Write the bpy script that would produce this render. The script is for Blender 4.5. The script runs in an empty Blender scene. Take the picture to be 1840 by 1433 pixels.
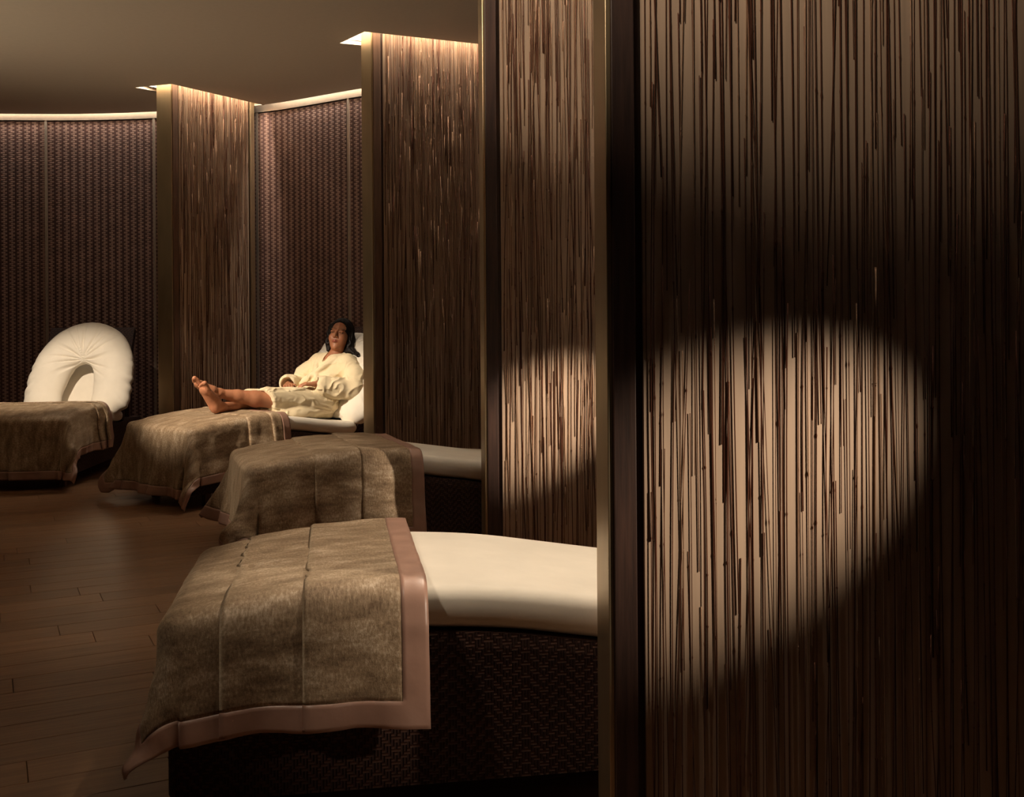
import bpy, bmesh, math, random
import numpy as np
from mathutils import Vector, Matrix, noise
PI = math.pi
C = bpy.context.scene.collection
random.seed(7); rng = np.random.default_rng(7)

# ------------------------------------------------------------------ camera
EYE, FOC, CX, CY, ROLL = 1.2, 1900.0, 920.0, 575.0, 0.007
CEIL = 3.1
cam_d = bpy.data.cameras.new('camera'); cam = bpy.data.objects.new('camera', cam_d); C.objects.link(cam)
cam_d.sensor_width = 36.0; cam_d.lens = 36.0*FOC/1840.0
cam_d.shift_y = -(716.5-CY)/1840.0
cam_d.clip_start = 0.02
cam.matrix_world = Matrix.Translation((0, 0, EYE)) @ Matrix.Rotation(PI/2, 4, 'X') @ Matrix.Rotation(-ROLL, 4, 'Z')
bpy.context.scene.camera = cam

def at(px, py, z):
    """world X, Y of a point measured in the photograph that lies at height z"""
    dx, dy = px-CX, py-CY; c, s = math.cos(ROLL), math.sin(ROLL)
    x = dx*c-dy*s; y = dx*s+dy*c
    d = FOC*(EYE-z)/y
    return (x*d/FOC, d)

# ------------------------------------------------------------------ world, exposure, lights
sc = bpy.context.scene
sc.view_settings.view_transform = 'Standard'; sc.view_settings.look = 'None'
sc.view_settings.gamma = 1.0; sc.view_settings.use_curve_mapping = False
sc.view_settings.exposure = 0.0
w = bpy.data.worlds.new('world'); sc.world = w; w.use_nodes = True
w.node_tree.nodes['Background'].inputs[0].default_value = (0.010, 0.007, 0.005, 1)
w.node_tree.nodes['Background'].inputs[1].default_value = 1.0
sc.cycles.sample_clamp_indirect = 4.0
WARM = (1.0, 0.82, 0.62)

def spot(name, loc, target, power, deg, blend=0.3, size=0.03, col=WARM):
    l = bpy.data.lights.new(name, 'SPOT'); l.energy = power; l.spot_size = math.radians(deg); l.spot_blend = blend
    l.shadow_soft_size = size; l.color = col
    o = bpy.data.objects.new(name, l); C.objects.link(o); o.location = loc
    d = Vector(target)-Vector(loc); o.rotation_euler = d.to_track_quat('-Z', 'Y').to_euler(); return o
def area(name, loc, target, power, sx, sy, col=WARM, spread=180, rz=None):
    l = bpy.data.lights.new(name, 'AREA'); l.shape = 'RECTANGLE'; l.size = sx; l.size_y = sy; l.energy = power; l.color = col
    l.spread = math.radians(spread)
    o = bpy.data.objects.new(name, l); C.objects.link(o); o.location = loc
    d = Vector(target)-Vector(loc)
    if rz is None: o.rotation_euler = d.to_track_quat('-Z', 'Y').to_euler()
    else: o.rotation_euler = (0, 0, rz)
    return o
SLOT_W, COVE_W = 19.0, 4.0
# reading spots on the wall at the head ends
spot('reading_spot', (1.90, 1.40, 1.55), (.64, 2.24, .90), 225, 22.5, 1.0, .025)
spot('reading_spot', (1.75, 3.75, 1.62), (.25, 4.80, .80), 440, 17, 1.0, .025)
# spots added to brighten the upper part of the two nearest partitions
spot('added_wash', (-.9, .55, 3.05), (.22, 2.24, 2.42), 230, 40, 1.0, .05)
spot('added_wash', (-1.2, 3.1, 3.05), (.10, 4.80, 2.55), 150, 34, 1.0, .05)
# downlights over the loungers, the last one an added front fill
spot('lounger_spot', (.30, 3.75, 3.05), (-.05, 3.05, .5), 215, 36, .4, .03)
spot('lounger_spot', (-.55, 5.75, 3.05), (-.70, 5.5, .5), 45, 34, .4, .03)
spot('lounger_spot', (-2.9, 4.5, 3.05), (-1.25, 5.3, .55), 170, 20, .8, .03)
spot('lounger_spot', (-3.7, 5.0, 3.05), (-1.75, 7.45, .65), 1000, 25, .7, .04)
spot('lounger_spot', (-3.9, 5.6, 3.05), (-3.65, 8.45, .70), 560, 24, .7, .04)
spot('lounger_spot', (-1.5, 1.55, 3.05), (-.1, 2.65, .50), 85, 36, 1.0, .06)  # added soft fill for the near side of the closest lounger
# added upward fill spot, out of view at the left, brightening the ceiling
spot('ceiling_fill', (-5.4, 5.4, .5), (-3.2, 5.6, 3.1), 195, 110, 1.0, .2, (1.0, .84, .6))


# ------------------------------------------------------------------ materials
def newmat(name):
    m = bpy.data.materials.new(name); m.use_nodes = True; nt = m.node_tree
    b = nt.nodes['Principled BSDF']; return m, nt, b
def N(nt, t, **kw):
    n = nt.nodes.new(t)
    for k, v in kw.items(): setattr(n, k, v)
    return n
def L(nt, a, b): nt.links.new(a, b)
def mth(nt, op, a, b=None, c=None):
    n = N(nt, 'ShaderNodeMath', operation=op)
    for i, v in enumerate((a, b, c)):
        if v is None: continue
        if isinstance(v, (int, float)): n.inputs[i].default_value = v
        else: L(nt, v, n.inputs[i])
    return n.outputs[0]
def ramp(nt, fac, stops):
    r = N(nt, 'ShaderNodeValToRGB'); L(nt, fac, r.inputs[0]); e = r.color_ramp.elements
    e[0].position, e[0].color = stops[0][0], (*stops[0][1], 1); e[1].position, e[1].color = stops[-1][0], (*stops[-1][1], 1)
    for p, c in stops[1:-1]:
        x = e.new(p); x.color = (*c, 1)
    return r.outputs[0]
def tex(nt, coord='Object', scale=(1, 1, 1)):
    t = N(nt, 'ShaderNodeTexCoord'); m = N(nt, 'ShaderNodeMapping'); m.inputs['Scale'].default_value = scale
    L(nt, t.outputs[coord], m.inputs[0]); return m.outputs[0]
def noi(nt, vec, sc_, det=4, rough=.55):
    n = N(nt, 'ShaderNodeTexNoise'); L(nt, vec, n.inputs['Vector']); n.inputs['Scale'].default_value = sc_
    n.inputs['Detail'].default_value = det; n.inputs['Roughness'].default_value = rough; return n.outputs[0]
def bump(nt, b, h, dist, strength=1.0):
    n = N(nt, 'ShaderNodeBump'); L(nt, h, n.inputs['Height']); n.inputs['Distance'].default_value = dist
    n.inputs['Strength'].default_value = strength; L(nt, n.outputs[0], b.inputs['Normal'])
def plain(name, col, rough=.6, metal=0.0, spec=.5, var=.12, vs=30, bmp=0.0, sheen=0, emit=None, vscale=(1, 1, 1), coord='Object'):
    m, nt, b = newmat(name)
    v = tex(nt, coord, vscale); n = noi(nt, v, vs)
    c0 = tuple(max(0, x*(1-var)) for x in col); c1 = tuple(min(1, x*(1+var)) for x in col)
    L(nt, ramp(nt, n, [(.3, c0), (.7, c1)]), b.inputs['Base Color'])
    b.inputs['Roughness'].default_value = rough; b.inputs['Metallic'].default_value = metal
    b.inputs['Specular IOR Level'].default_value = spec
    if sheen:
        b.inputs['Sheen Weight'].default_value = sheen; b.inputs['Sheen Roughness'].default_value = .4
        b.inputs['Sheen Tint'].default_value = (*[min(1, x*1.6) for x in col], 1)
    if bmp: bump(nt, b, n, bmp)
    if emit:
        b.inputs['Emission Color'].default_value = (*emit[0], 1); b.inputs['Emission Strength'].default_value = emit[1]
    return m

def weave_mat(name, col_h, col_v, cell, period, depth, rough=.45, uvname='UVMap', columns=False):
    """twill woven from two sets of strands; `period` cells before the diagonal turns back (herringbone)"""
    m, nt, b = newmat(name)
    t = N(nt, 'ShaderNodeUVMap'); t.uv_map = uvname
    s = N(nt, 'ShaderNodeSeparateXYZ'); L(nt, t.outputs[0], s.inputs[0])
    x = mth(nt, 'DIVIDE', s.outputs[0], cell); y = mth(nt, 'DIVIDE', s.outputs[1], cell)
    i = mth(nt, 'FLOOR', x); j = mth(nt, 'FLOOR', y)
    fx = mth(nt, 'FRACT', x); fy = mth(nt, 'FRACT', y)
    if columns:
        k = mth(nt, 'FLOORED_MODULO', mth(nt, 'ADD', mth(nt, 'PINGPONG', j, float(period)), i), 4.0)
    else: k = mth(nt, 'FLOORED_MODULO', mth(nt, 'ADD', mth(nt, 'PINGPONG', i, float(period)), j), 4.0)
    h = mth(nt, 'LESS_THAN', k, 1.9)
    hh = mth(nt, 'SINE', mth(nt, 'MULTIPLY', fy, PI)); hv = mth(nt, 'SINE', mth(nt, 'MULTIPLY', fx, PI))
    mix = N(nt, 'ShaderNodeMix', data_type='FLOAT'); L(nt, h, mix.inputs[0]); L(nt, hv, mix.inputs[2]); L(nt, hh, mix.inputs[3])
    mc = N(nt, 'ShaderNodeMix', data_type='RGBA'); L(nt, h, mc.inputs[0])
    mc.inputs[6].default_value = (*col_v, 1); mc.inputs[7].default_value = (*col_h, 1)
    nz = noi(nt, tex(nt, 'Object', (1, 1, 1)), 9.0, 3)
    mu = N(nt, 'ShaderNodeMix', data_type='RGBA', blend_type='MULTIPLY'); mu.inputs[0].default_value = 1
    L(nt, mc.outputs[2], mu.inputs[6]); L(nt, ramp(nt, nz, [(.3, (.7, .7, .7)), (.7, (1, 1, 1))]), mu.inputs[7])
    L(nt, mu.outputs[2], b.inputs['Base Color']); b.inputs['Roughness'].default_value = rough; b.inputs['Specular IOR Level'].default_value = .25
    bump(nt, b, mth(nt, 'POWER', mix.outputs[0], .6), depth)
    return m

def wood_mat(name, dark, light, rough=.45, gscale=(1, 1, 1), s=6, coord='Object', varobj=0.0):
    m, nt, b = newmat(name)
    v = tex(nt, coord, gscale); n = noi(nt, v, s, 6, .6)
    col = ramp(nt, n, [(.28, dark), (.5, tuple((a+c)/2 for a, c in zip(dark, light))), (.72, light)])
    if varobj:
        oi = N(nt, 'ShaderNodeObjectInfo')
        f = mth(nt, 'MULTIPLY_ADD', oi.outputs['Random'], varobj*2, 1-varobj)
        hs = N(nt, 'ShaderNodeHueSaturation'); L(nt, f, hs.inputs['Value']); L(nt, col, hs.inputs['Color']); col = hs.outputs[0]
    L(nt, col, b.inputs['Base Color']); b.inputs['Roughness'].default_value = rough; b.inputs['Specular IOR Level'].default_value = .5 if rough < .6 else .2
    bump(nt, b, n, .0006); return m

M = {}
M['ceiling'] = plain('ceiling_paint', (.62, .52, .42), .9, var=.02)
M['slot'] = plain('slot_white', (.85, .78, .66), .8, var=.01)
M['led'] = plain('led_strip', (1, .9, .75), .5, emit=((1.0, .84, .64), 42.0))
M['board'] = plain('reed_backing', (.42, .30, .215), .55, var=.14, vs=5, vscale=(8, 8, .35))
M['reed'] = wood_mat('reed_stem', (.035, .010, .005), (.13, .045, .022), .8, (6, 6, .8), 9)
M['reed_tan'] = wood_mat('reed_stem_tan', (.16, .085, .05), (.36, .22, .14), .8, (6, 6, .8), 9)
M['wenge'] = wood_mat('dark_wood', (.018, .008, .006), (.07, .032, .022), .5, (9, 9, .5), 7)
M['stile'] = wood_mat('brown_wood', (.07, .034, .018), (.16, .085, .05), .45, (9, 9, .5), 7)
M['bronze'] = plain('bronze_cap', (.42, .32, .20), .38, metal=.85, var=.10, vs=5, vscale=(2, 2, .4))
M['alu'] = plain('champagne_metal', (.62, .52, .42), .35, metal=.8, var=.05)
M['black'] = plain('black_gap', (.008, .006, .005), .8, var=.1)
M['panel'] = weave_mat('woven_wall', (.30, .185, .145), (.10, .050, .042), .0175, 1, .0012, columns=True)
M['wicker'] = weave_mat('woven_wicker', (.072, .031, .020), (.034, .014, .010), .0075, 6, .0025, .7)
M['plank'] = wood_mat('floor_plank', (.16, .075, .035), (.30, .165, .085), .34, (.9, 14, 14), 3.0, varobj=.16)
M['subfloor'] = plain('subfloor', (.02, .01, .006), .8)
M['linen'] = plain('cream_linen', (.82, .76, .66), .8, var=.05, vs=6, bmp=.0012, sheen=.2)
M['robe'] = plain('terry_robe', (.84, .71, .48), .95, var=.05, vs=260, bmp=.0015, sheen=.3)
M['satin'] = plain('satin_border', (.35, .205, .155), .40, var=.08, vs=14, bmp=.0015, spec=.6, sheen=.2)
M['leg'] = wood_mat('leg_wood', (.05, .02, .01), (.14, .06, .03), .5, (8, 8, 1), 8)
def velvet():
    m, nt, b = newmat('crushed_velvet')
    t = N(nt, 'ShaderNodeUVMap'); t.uv_map = 'UVMap'
    mp = N(nt, 'ShaderNodeMapping'); mp.inputs['Scale'].default_value = (1, .45, 1); L(nt, t.outputs[0], mp.inputs[0])
    a = noi(nt, mp.outputs[0], 150, 6, .8)
    mp2 = N(nt, 'ShaderNodeMapping'); mp2.inputs['Scale'].default_value = (.35, 1, 1); L(nt, t.outputs[0], mp2.inputs[0])
    c = noi(nt, mp2.outputs[0], 16, 6, .7)
    f = mth(nt, 'ADD', mth(nt, 'MULTIPLY', a, .5), mth(nt, 'MULTIPLY', c, .5))
    L(nt, ramp(nt, f, [(.38, (.12, .070, .036)), (.51, (.32, .22, .13)), (.66, (.74, .60, .45))]), b.inputs['Base Color'])
    L(nt, ramp(nt, f, [(.4, (.75,)*3), (.62, (.42,)*3)]), b.inputs['Roughness'])
    b.inputs['Sheen Weight'].default_value = .7; b.inputs['Sheen Roughness'].default_value = .35
    b.inputs['Sheen Tint'].default_value = (.9, .75, .55, 1)
    bump(nt, b, f, .004); return m
M['velvet'] = velvet()

# ------------------------------------------------------------------ mesh helpers
def link(name, me, mat=None, parent=None, smooth=False):
    o = bpy.data.objects.new(name, me); C.objects.link(o)
    if mat is not None and not me.materials: me.materials.append(mat)
    if parent is not None: o.parent = parent
    if smooth and len(me.polygons): me.polygons.foreach_set('use_smooth', [True]*len(me.polygons))
    return o
def from_np(name, V, F, mat=None, parent=None, smooth=True, uv=None):
    me = bpy.data.meshes.new(name); V = np.asarray(V, dtype=float)
    me.from_pydata(V.tolist(), [], F.tolist() if isinstance(F, np.ndarray) else F); me.update()
    if uv is not None:
        ul = me.uv_layers.new(name='UVMap'); idx = np.empty(len(me.loops), dtype=np.int32); me.loops.foreach_get('vertex_index', idx)
        ul.data.foreach_set('uv', np.asarray(uv, dtype=np.float32)[idx].ravel())
    return link(name, me, mat, parent, smooth)
class MB:
    def __init__(self): self.v = []; self.f = []; self.uv = []
    def box(self, lo, hi, T=None):
        x0, y0, z0 = lo; x1, y1, z1 = hi; n = len(self.v)
        P = [Vector(p) for p in ((x0,y0,z0),(x1,y0,z0),(x1,y1,z0),(x0,y1,z0),(x0,y0,z1),(x1,y0,z1),(x1,y1,z1),(x0,y1,z1))]
        if T is not None: P = [T @ p for p in P]
        self.v += P
        self.f += [tuple(n+i for i in q) for q in ((0,3,2,1),(4,5,6,7),(0,1,5,4),(1,2,6,5),(2,3,7,6),(3,0,4,7))]
    def build(self, name, mat, parent=None, bevel=0.0, smooth=False):
        me = bpy.data.meshes.new(name); me.from_pydata([tuple(p) for p in self.v], [], self.f); me.update()
        if bevel:
            bm = bmesh.new(); bm.from_mesh(me)
            bmesh.ops.bevel(bm, geom=list(bm.edges), offset=bevel, segments=2, affect='EDGES', profile=.5)
            bm.to_mesh(me); bm.free()
        return link(name, me, mat, parent, smooth)
def bx(name, lo, hi, mat, parent=None, bevel=0.0, T=None):
    m = MB(); m.box(lo, hi, T); return m.build(name, mat, parent, bevel)
def box_uv(me):
    """metric UVs per face: horizontal run, height"""
    ul = me.uv_layers.new(name='UVMap')
    for p in me.polygons:
        n = p.normal
        for li in p.loop_indices:
            co = me.vertices[me.loops[li].vertex_index].co
            if abs(n.z) > .7: u, v = co.x, co.y
            elif abs(n.y) > abs(n.x): u, v = co.x, co.z
            else: u, v = co.y, co.z
            ul.data[li].uv = (u, v)
def thing(name, label, cat, loc=(0, 0, 0), rz=0.0, group=None):
    o = bpy.data.objects.new(name, None); C.objects.link(o); o.location = loc; o.rotation_euler = (0, 0, rz)
    o['label'] = label; o['category'] = cat
    if group: o['group'] = group
    return o
def tag(o, label, cat, group=None):
    o['label'] = label; o['category'] = cat
    if group: o['group'] = group
    return o
def struct(o): o['kind'] = 'structure'; return o

# ------------------------------------------------------------------ the curved back wall
wp = [(-9.0, 9.1), (-7.0, 9.55)] + [at(0, 208, CEIL), at(100, 208.5, CEIL), at(190, 207.5, CEIL), at(285, 204, CEIL), at(464, 194, CEIL), at(651, 164, CEIL)]
wp += [(0.30, 7.75), (1.15, 6.6), (1.75, 5.3), (2.0, 3.8), (2.05, 2.0), (1.9, 0.2), (1.7, -2.6)]
def catmull(P, n=14):
    P = [Vector(p) for p in P]; out = []
    Q = [P[0]*2-P[1]] + P + [P[-1]*2-P[-2]]
    for i in range(1, len(Q)-2):
        a, b, c, d = Q[i-1:i+3]
        for k in range(n):
            t = k/n
            out.append(.5*((2*b)+(c-a)*t+(2*a-5*b+4*c-d)*t*t+(3*b-a-3*c+d)*t**3))
    out.append(P[-1]); return out
WC = catmull([(x, y, 0) for x, y in wp]); 
WC = [Vector((p.x, p.y, 0)) for p in WC]
wl = [0.0]
for a, b in zip(WC, WC[1:]): wl.append(wl[-1]+(b-a).length)
def wpt(s, off=0.0):
    s = max(0, min(wl[-1]-1e-4, s)); i = int(np.searchsorted(wl, s, side='right'))-1; i = min(i, len(WC)-2)
    t = (s-wl[i])/(wl[i+1]-wl[i]); p = WC[i].lerp(WC[i+1], t); d = (WC[i+1]-WC[i]).normalized()
    return p + Vector((d.y, -d.x, 0))*off                     # off > 0: into the room
def wall_strip(name, s0, s1, z0, z1, off, thick, mat, parent, step=.12, uv=False):
    n = max(2, int((s1-s0)/step)+1); V = []; F = []; U = []
    for i in range(n+1):
        s = s0+(s1-s0)*i/n; a = wpt(s, off); b = wpt(s, off-thick)
        for p, z in ((a, z0), (a, z1), (b, z1), (b, z0)): V.append((p.x, p.y, z)); U.append((s, z))
    for i in range(n):
        o = i*4
        F += [(o, o+4, o+5, o+1), (o+1, o+5, o+6, o+2), (o+2, o+6, o+7, o+3), (o+3, o+7, o+4, o)]
    F += [(0, 1, 2, 3), (n*4, n*4+3, n*4+2, n*4+1)]
    return from_np(name, V, F, mat, parent, smooth=False, uv=U)
def s_at(px, py, z=CEIL):
    p = Vector((*at(px, py, z), 0)); return min(range(0, int(wl[-1]*200)), key=lambda k: (wpt(k/200)-p).length)/200
wall = wall_strip('wall_back', 0, wl[-1], 0, CEIL+.35, -.03, .12, M['black'], None); struct(wall)
seams = [s_at(83, 209), s_at(277, 204.5), s_at(626, 168)]
s1, s2, s3 = seams
gaps = [s1-2.0, s1-1.0, s1, s2, s2+1.02, s3, s3+1.0, s3+2.0, s3+3.0, s3+4.0, s3+5.0, s3+6.0]
for a, b in zip(gaps, gaps[1:]):
    if b > wl[-1]: break
    wall_strip('woven_panel', a+.009, b-.009, .10, CEIL-.05, 0, .03, M['panel'], wall, uv=True)
for s in gaps:
    if s < wl[-1]: wall_strip('panel_trim', s-.011, s+.011, .10, CEIL-.04, .008, .038, M['alu'], wall)
wall_strip('top_rail', 0, wl[-1]-.1, CEIL-.042, CEIL+.02, .010, .04, M['alu'], wall)
tr = wall_strip('baseboard_back', 0, wl[-1]-.1, 0, .10, .006, .036, M['wenge'], None); struct(tr)

# ------------------------------------------------------------------ partitions: plan first
# near front corner, direction of the long face, length, thickness
T_ = .16
PART = []
c1 = at(308.5, 151, CEIL); c2 = at(655, 57, CEIL)
def fin(corner, deg, length, m=.085, pw=1.0, led=9):
    d = Vector((math.cos(math.radians(deg)), math.sin(math.radians(deg)), 0)); n = Vector((d.y, -d.x, 0))
    PART.append(dict(c=Vector((*corner, 0)), d=d, n=n, ang=math.radians(deg), len=length, m=m, pw=pw, led=led))
fin(c1, 58, .92); fin(c2, 24, 1.35); fin((-.222, 4.66), 9, 1.95, .13, .7); fin((.103, 2.14), 6, 1.75, .13, .6, 1.0)
# slot rectangle: local frame (x along d from the room end, y away from the near face)
def fin_T(p, inset=True):
    o = p['c'] + (p['d']*p['m'] - p['n']*p['m'] if inset else Vector((0, 0, 0)))
    return Matrix.Translation(o) @ Matrix.Rotation(p['ang'], 4, 'Z')
SLOTS = []; M2 = .10
for p in PART:
    T = fin_T(p, False); wd = T_+p['m']+M2
    SLOTS.append([T @ Vector(q) for q in ((0, 0, 0), (p['len']+p['m'], 0, 0), (p['len']+p['m'], wd, 0), (-.075, wd, 0))])

# ------------------------------------------------------------------ ceiling with the four lit slots
bm = bmesh.new()
outer = [wpt(s, .085) for s in np.linspace(.05, wl[-1]-.05, 90)] + [Vector((-2, -2.6, 0)), Vector((-9, -2.6, 0))]
def loop(pts):
    vs = [bm.verts.new((q.x, q.y, CEIL)) for q in pts]
    return [bm.edges.new((vs[i], vs[(i+1) % len(vs)])) for i in range(len(vs))]
ed = loop(outer)
for s in SLOTS: ed += loop(s)
bmesh.ops.triangle_fill(bm, use_beauty=True, use_dissolve=False, edges=ed)
bmesh.ops.recalc_face_normals(bm, faces=bm.faces)
r = bmesh.ops.extrude_face_region(bm, geom=list(bm.faces)); vv = [g for g in r['geom'] if isinstance(g, bmesh.types.BMVert)]
bmesh.ops.translate(bm, verts=vv, vec=(0, 0, .03)); bmesh.ops.recalc_face_normals(bm, faces=bm.faces)
me = bpy.data.meshes.new('ceiling'); bm.to_mesh(me); bm.free()
ceiling = struct(link('ceiling', me, M['ceiling']))
bx('ceiling_deck', (-9.4, -2.9, CEIL+.36), (2.6, 10.3, CEIL+.46), M['ceiling'], ceiling)
for p in PART:                                                # housings above the slots with LED strips
    T = fin_T(p, False); wd = T_+p['m']+M2; ln = p['len']+p['m']; m = MB(); e = .012; z0, z1 = CEIL+.031, CEIL+.33
    m.box((-.075, -e, z0), (ln+e, 0, z1), T); m.box((-.075, wd, z0), (ln+e, wd+e, z1), T)
    m.box((-.075-e, -e, z0), (-.075, wd+e, z1), T); m.box((ln, 0, z0), (ln+e, wd, z1), T); m.box((-.075-e, -e, z1), (ln+e, wd+e, z1+e), T)
    m.build('slot_housing', M['slot'], ceiling)
    lt = MB(); y1 = p['m']*.5
    lt.box((.03, y1-.012, z1-.03), (ln-.05, y1+.012, z1-.002), T)
    lt.box((.03, wd-y1-.012, z1-.03), (ln-.05, wd-y1+.012, z1-.002), T)
    lt.box((-.074, .01, z0+.10), (-.012, wd-.01, z0+.112), T)
    lt.build('led_strip', M['led'], ceiling)
    ll = min(ln-.1, p['led']); l = bpy.data.lights.new('slot_light', 'AREA'); l.shape = 'RECTANGLE'; l.size = ll; l.size_y = .04
    l.energy = SLOT_W*ll*p['pw']; l.color = (1.0, .86, .70); o = bpy.data.objects.new('slot_light', l); C.objects.link(o)
    o.matrix_world = T @ Matrix.Translation((ll/2+.05, p['m']*.45, z1-.04))
# LED line in the gap between ceiling and wall
wall_strip('cove_housing', .05, wl[-1]-.1, CEIL+.031, CEIL+.30, .11, .012, M['slot'], ceiling)
for s in np.arange(s1-2.5, s3+1.3, .5):
    a, b = wpt(s+.01), wpt(s+.49); mid = wpt(s+.25, .055)
    l = bpy.data.lights.new('cove_light', 'AREA'); l.shape = 'RECTANGLE'; l.size = .48; l.size_y = .03; l.energy = COVE_W; l.color = (1.0, .88, .74)
    o = bpy.data.objects.new('cove_light', l); C.objects.link(o); o.location = (mid.x, mid.y, CEIL+.16); o.rotation_euler = (0, 0, math.atan2(b.y-a.y, b.x-a.x))

# ------------------------------------------------------------------ floor of individual boards
bx0 = bx('floor', (-9.4, -2.9, -.12), (2.6, 10.3, -.016), M['subfloor']); floor = struct(bx0)
fa = math.radians(26.5); FT = Matrix.Rotation(fa, 4, 'Z'); PW = .152
def fcorner(u, v): return FT @ Vector((u, v, 0))
meshes = {}
def plank_mesh(ln):
    k = round(ln, 1)
    if k not in meshes:
        m = MB(); m.box((0, 0, -.016), (k-.0015, PW-.0022, 0)); me = bpy.data.meshes.new('plank')
        bm2 = bmesh.new(); me.from_pydata([tuple(q) for q in m.v], [], m.f); bm2.from_mesh(me)
        bmesh.ops.bevel(bm2, geom=[e for e in bm2.edges if all(v.co.z > -.001 for v in e.verts)], offset=.0014, segments=1, affect='EDGES')
        bm2.to_mesh(me); bm2.free(); me.materials.append(M['plank']); meshes[k] = me
    return meshes[k]
rest = MB(); npl = 0
for r_ in range(-30, 80):
    v = r_*PW; u = -9.6 + random.random()*1.4
    while u < 6.5:
        ln = random.choice((1.1, 1.3, 1.5, 1.8, 2.1)); mid = fcorner(u+ln/2, v)
        a, b_ = fcorner(u, v), fcorner(u+ln, v)
        vis = False
        for q in (a, b_, mid):
            if q.y > 1.9 and q.y < 8.6:
                px = 920+1900*q.x/q.y
                if -60 < px < 500: vis = True
        if mid.x > -9.2 and mid.x < 2.4 and mid.y > -2.7 and mid.y < 10.1:
            if vis and npl < 290:
                o = bpy.data.objects.new('plank', plank_mesh(ln)); C.objects.link(o); o.parent = floor
                o.location = fcorner(u, v); o.rotation_euler = (0, 0, fa); npl += 1
            else: rest.box((u, v, -.016), (u+ln-.0015, v+PW-.0022, 0), FT)
        u += ln
ro = rest.build('plank_field', M['plank'], floor); ro['kind'] = 'stuff'
# the rest of the room, out of view
wl_ = struct(bx('wall_left', (-9.4, -2.9, 0), (-9.25, 10.3, CEIL+.36), M['stile']))
wr_ = struct(bx('wall_rear', (-9.25, -2.9, 0), (2.6, -2.75, CEIL+.36), M['stile']))

# ------------------------------------------------------------------ partitions with reed faces
def reed_mesh(seed, rad=.0019, length=1.0, sides=5, mat=None):
    rr = random.Random(seed); rings = []; zs = sorted([0, .995]+[rr.random() for _ in range(rr.choice((1, 2, 2, 3)))])
    prof = []
    prev = None
    nodes = zs[1:-1]; grid = [i/8 for i in range(9)]
    for g in grid: prof.append((g, 1.0-.25*g))
    for nd in nodes: prof += [(nd-.004, .95), (nd, 1.55), (nd+.005, .9)]
    prof.sort(); ph = rr.random()*6; am = rr.uniform(.001, .005); V = []; F = []
    for z, r0 in prof:
        cx = am*math.sin(z*4.2+ph)-am*math.sin(ph); 
        for k in range(sides):
            an = 2*PI*k/sides; V.append((cx+rad*r0*math.cos(an), rad*r0*math.sin(an), z*length))
    for i in range(len(prof)-1):
        for k in range(sides):
            a = i*sides+k; b = i*sides+(k+1) % sides; F.append((a, b, b+sides, a+sides))
    F.append(tuple(range(sides-1, -1, -1))); F.append(tuple((len(prof)-1)*sides+k for k in range(sides)))
    return V, F
RV = [reed_mesh(s) for s in range(10)]
def rm(i, mat):
    me = bpy.data.meshes.new('reed'); me.from_pydata(RV[i][0], [], RV[i][1]); me.materials.append(mat)
    me.polygons.foreach_set('use_smooth', [True]*len(me.polygons)); return me
REED_ME = [rm(i, M['reed'] if i < 8 else M['reed_tan']) for i in range(10)]

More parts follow.
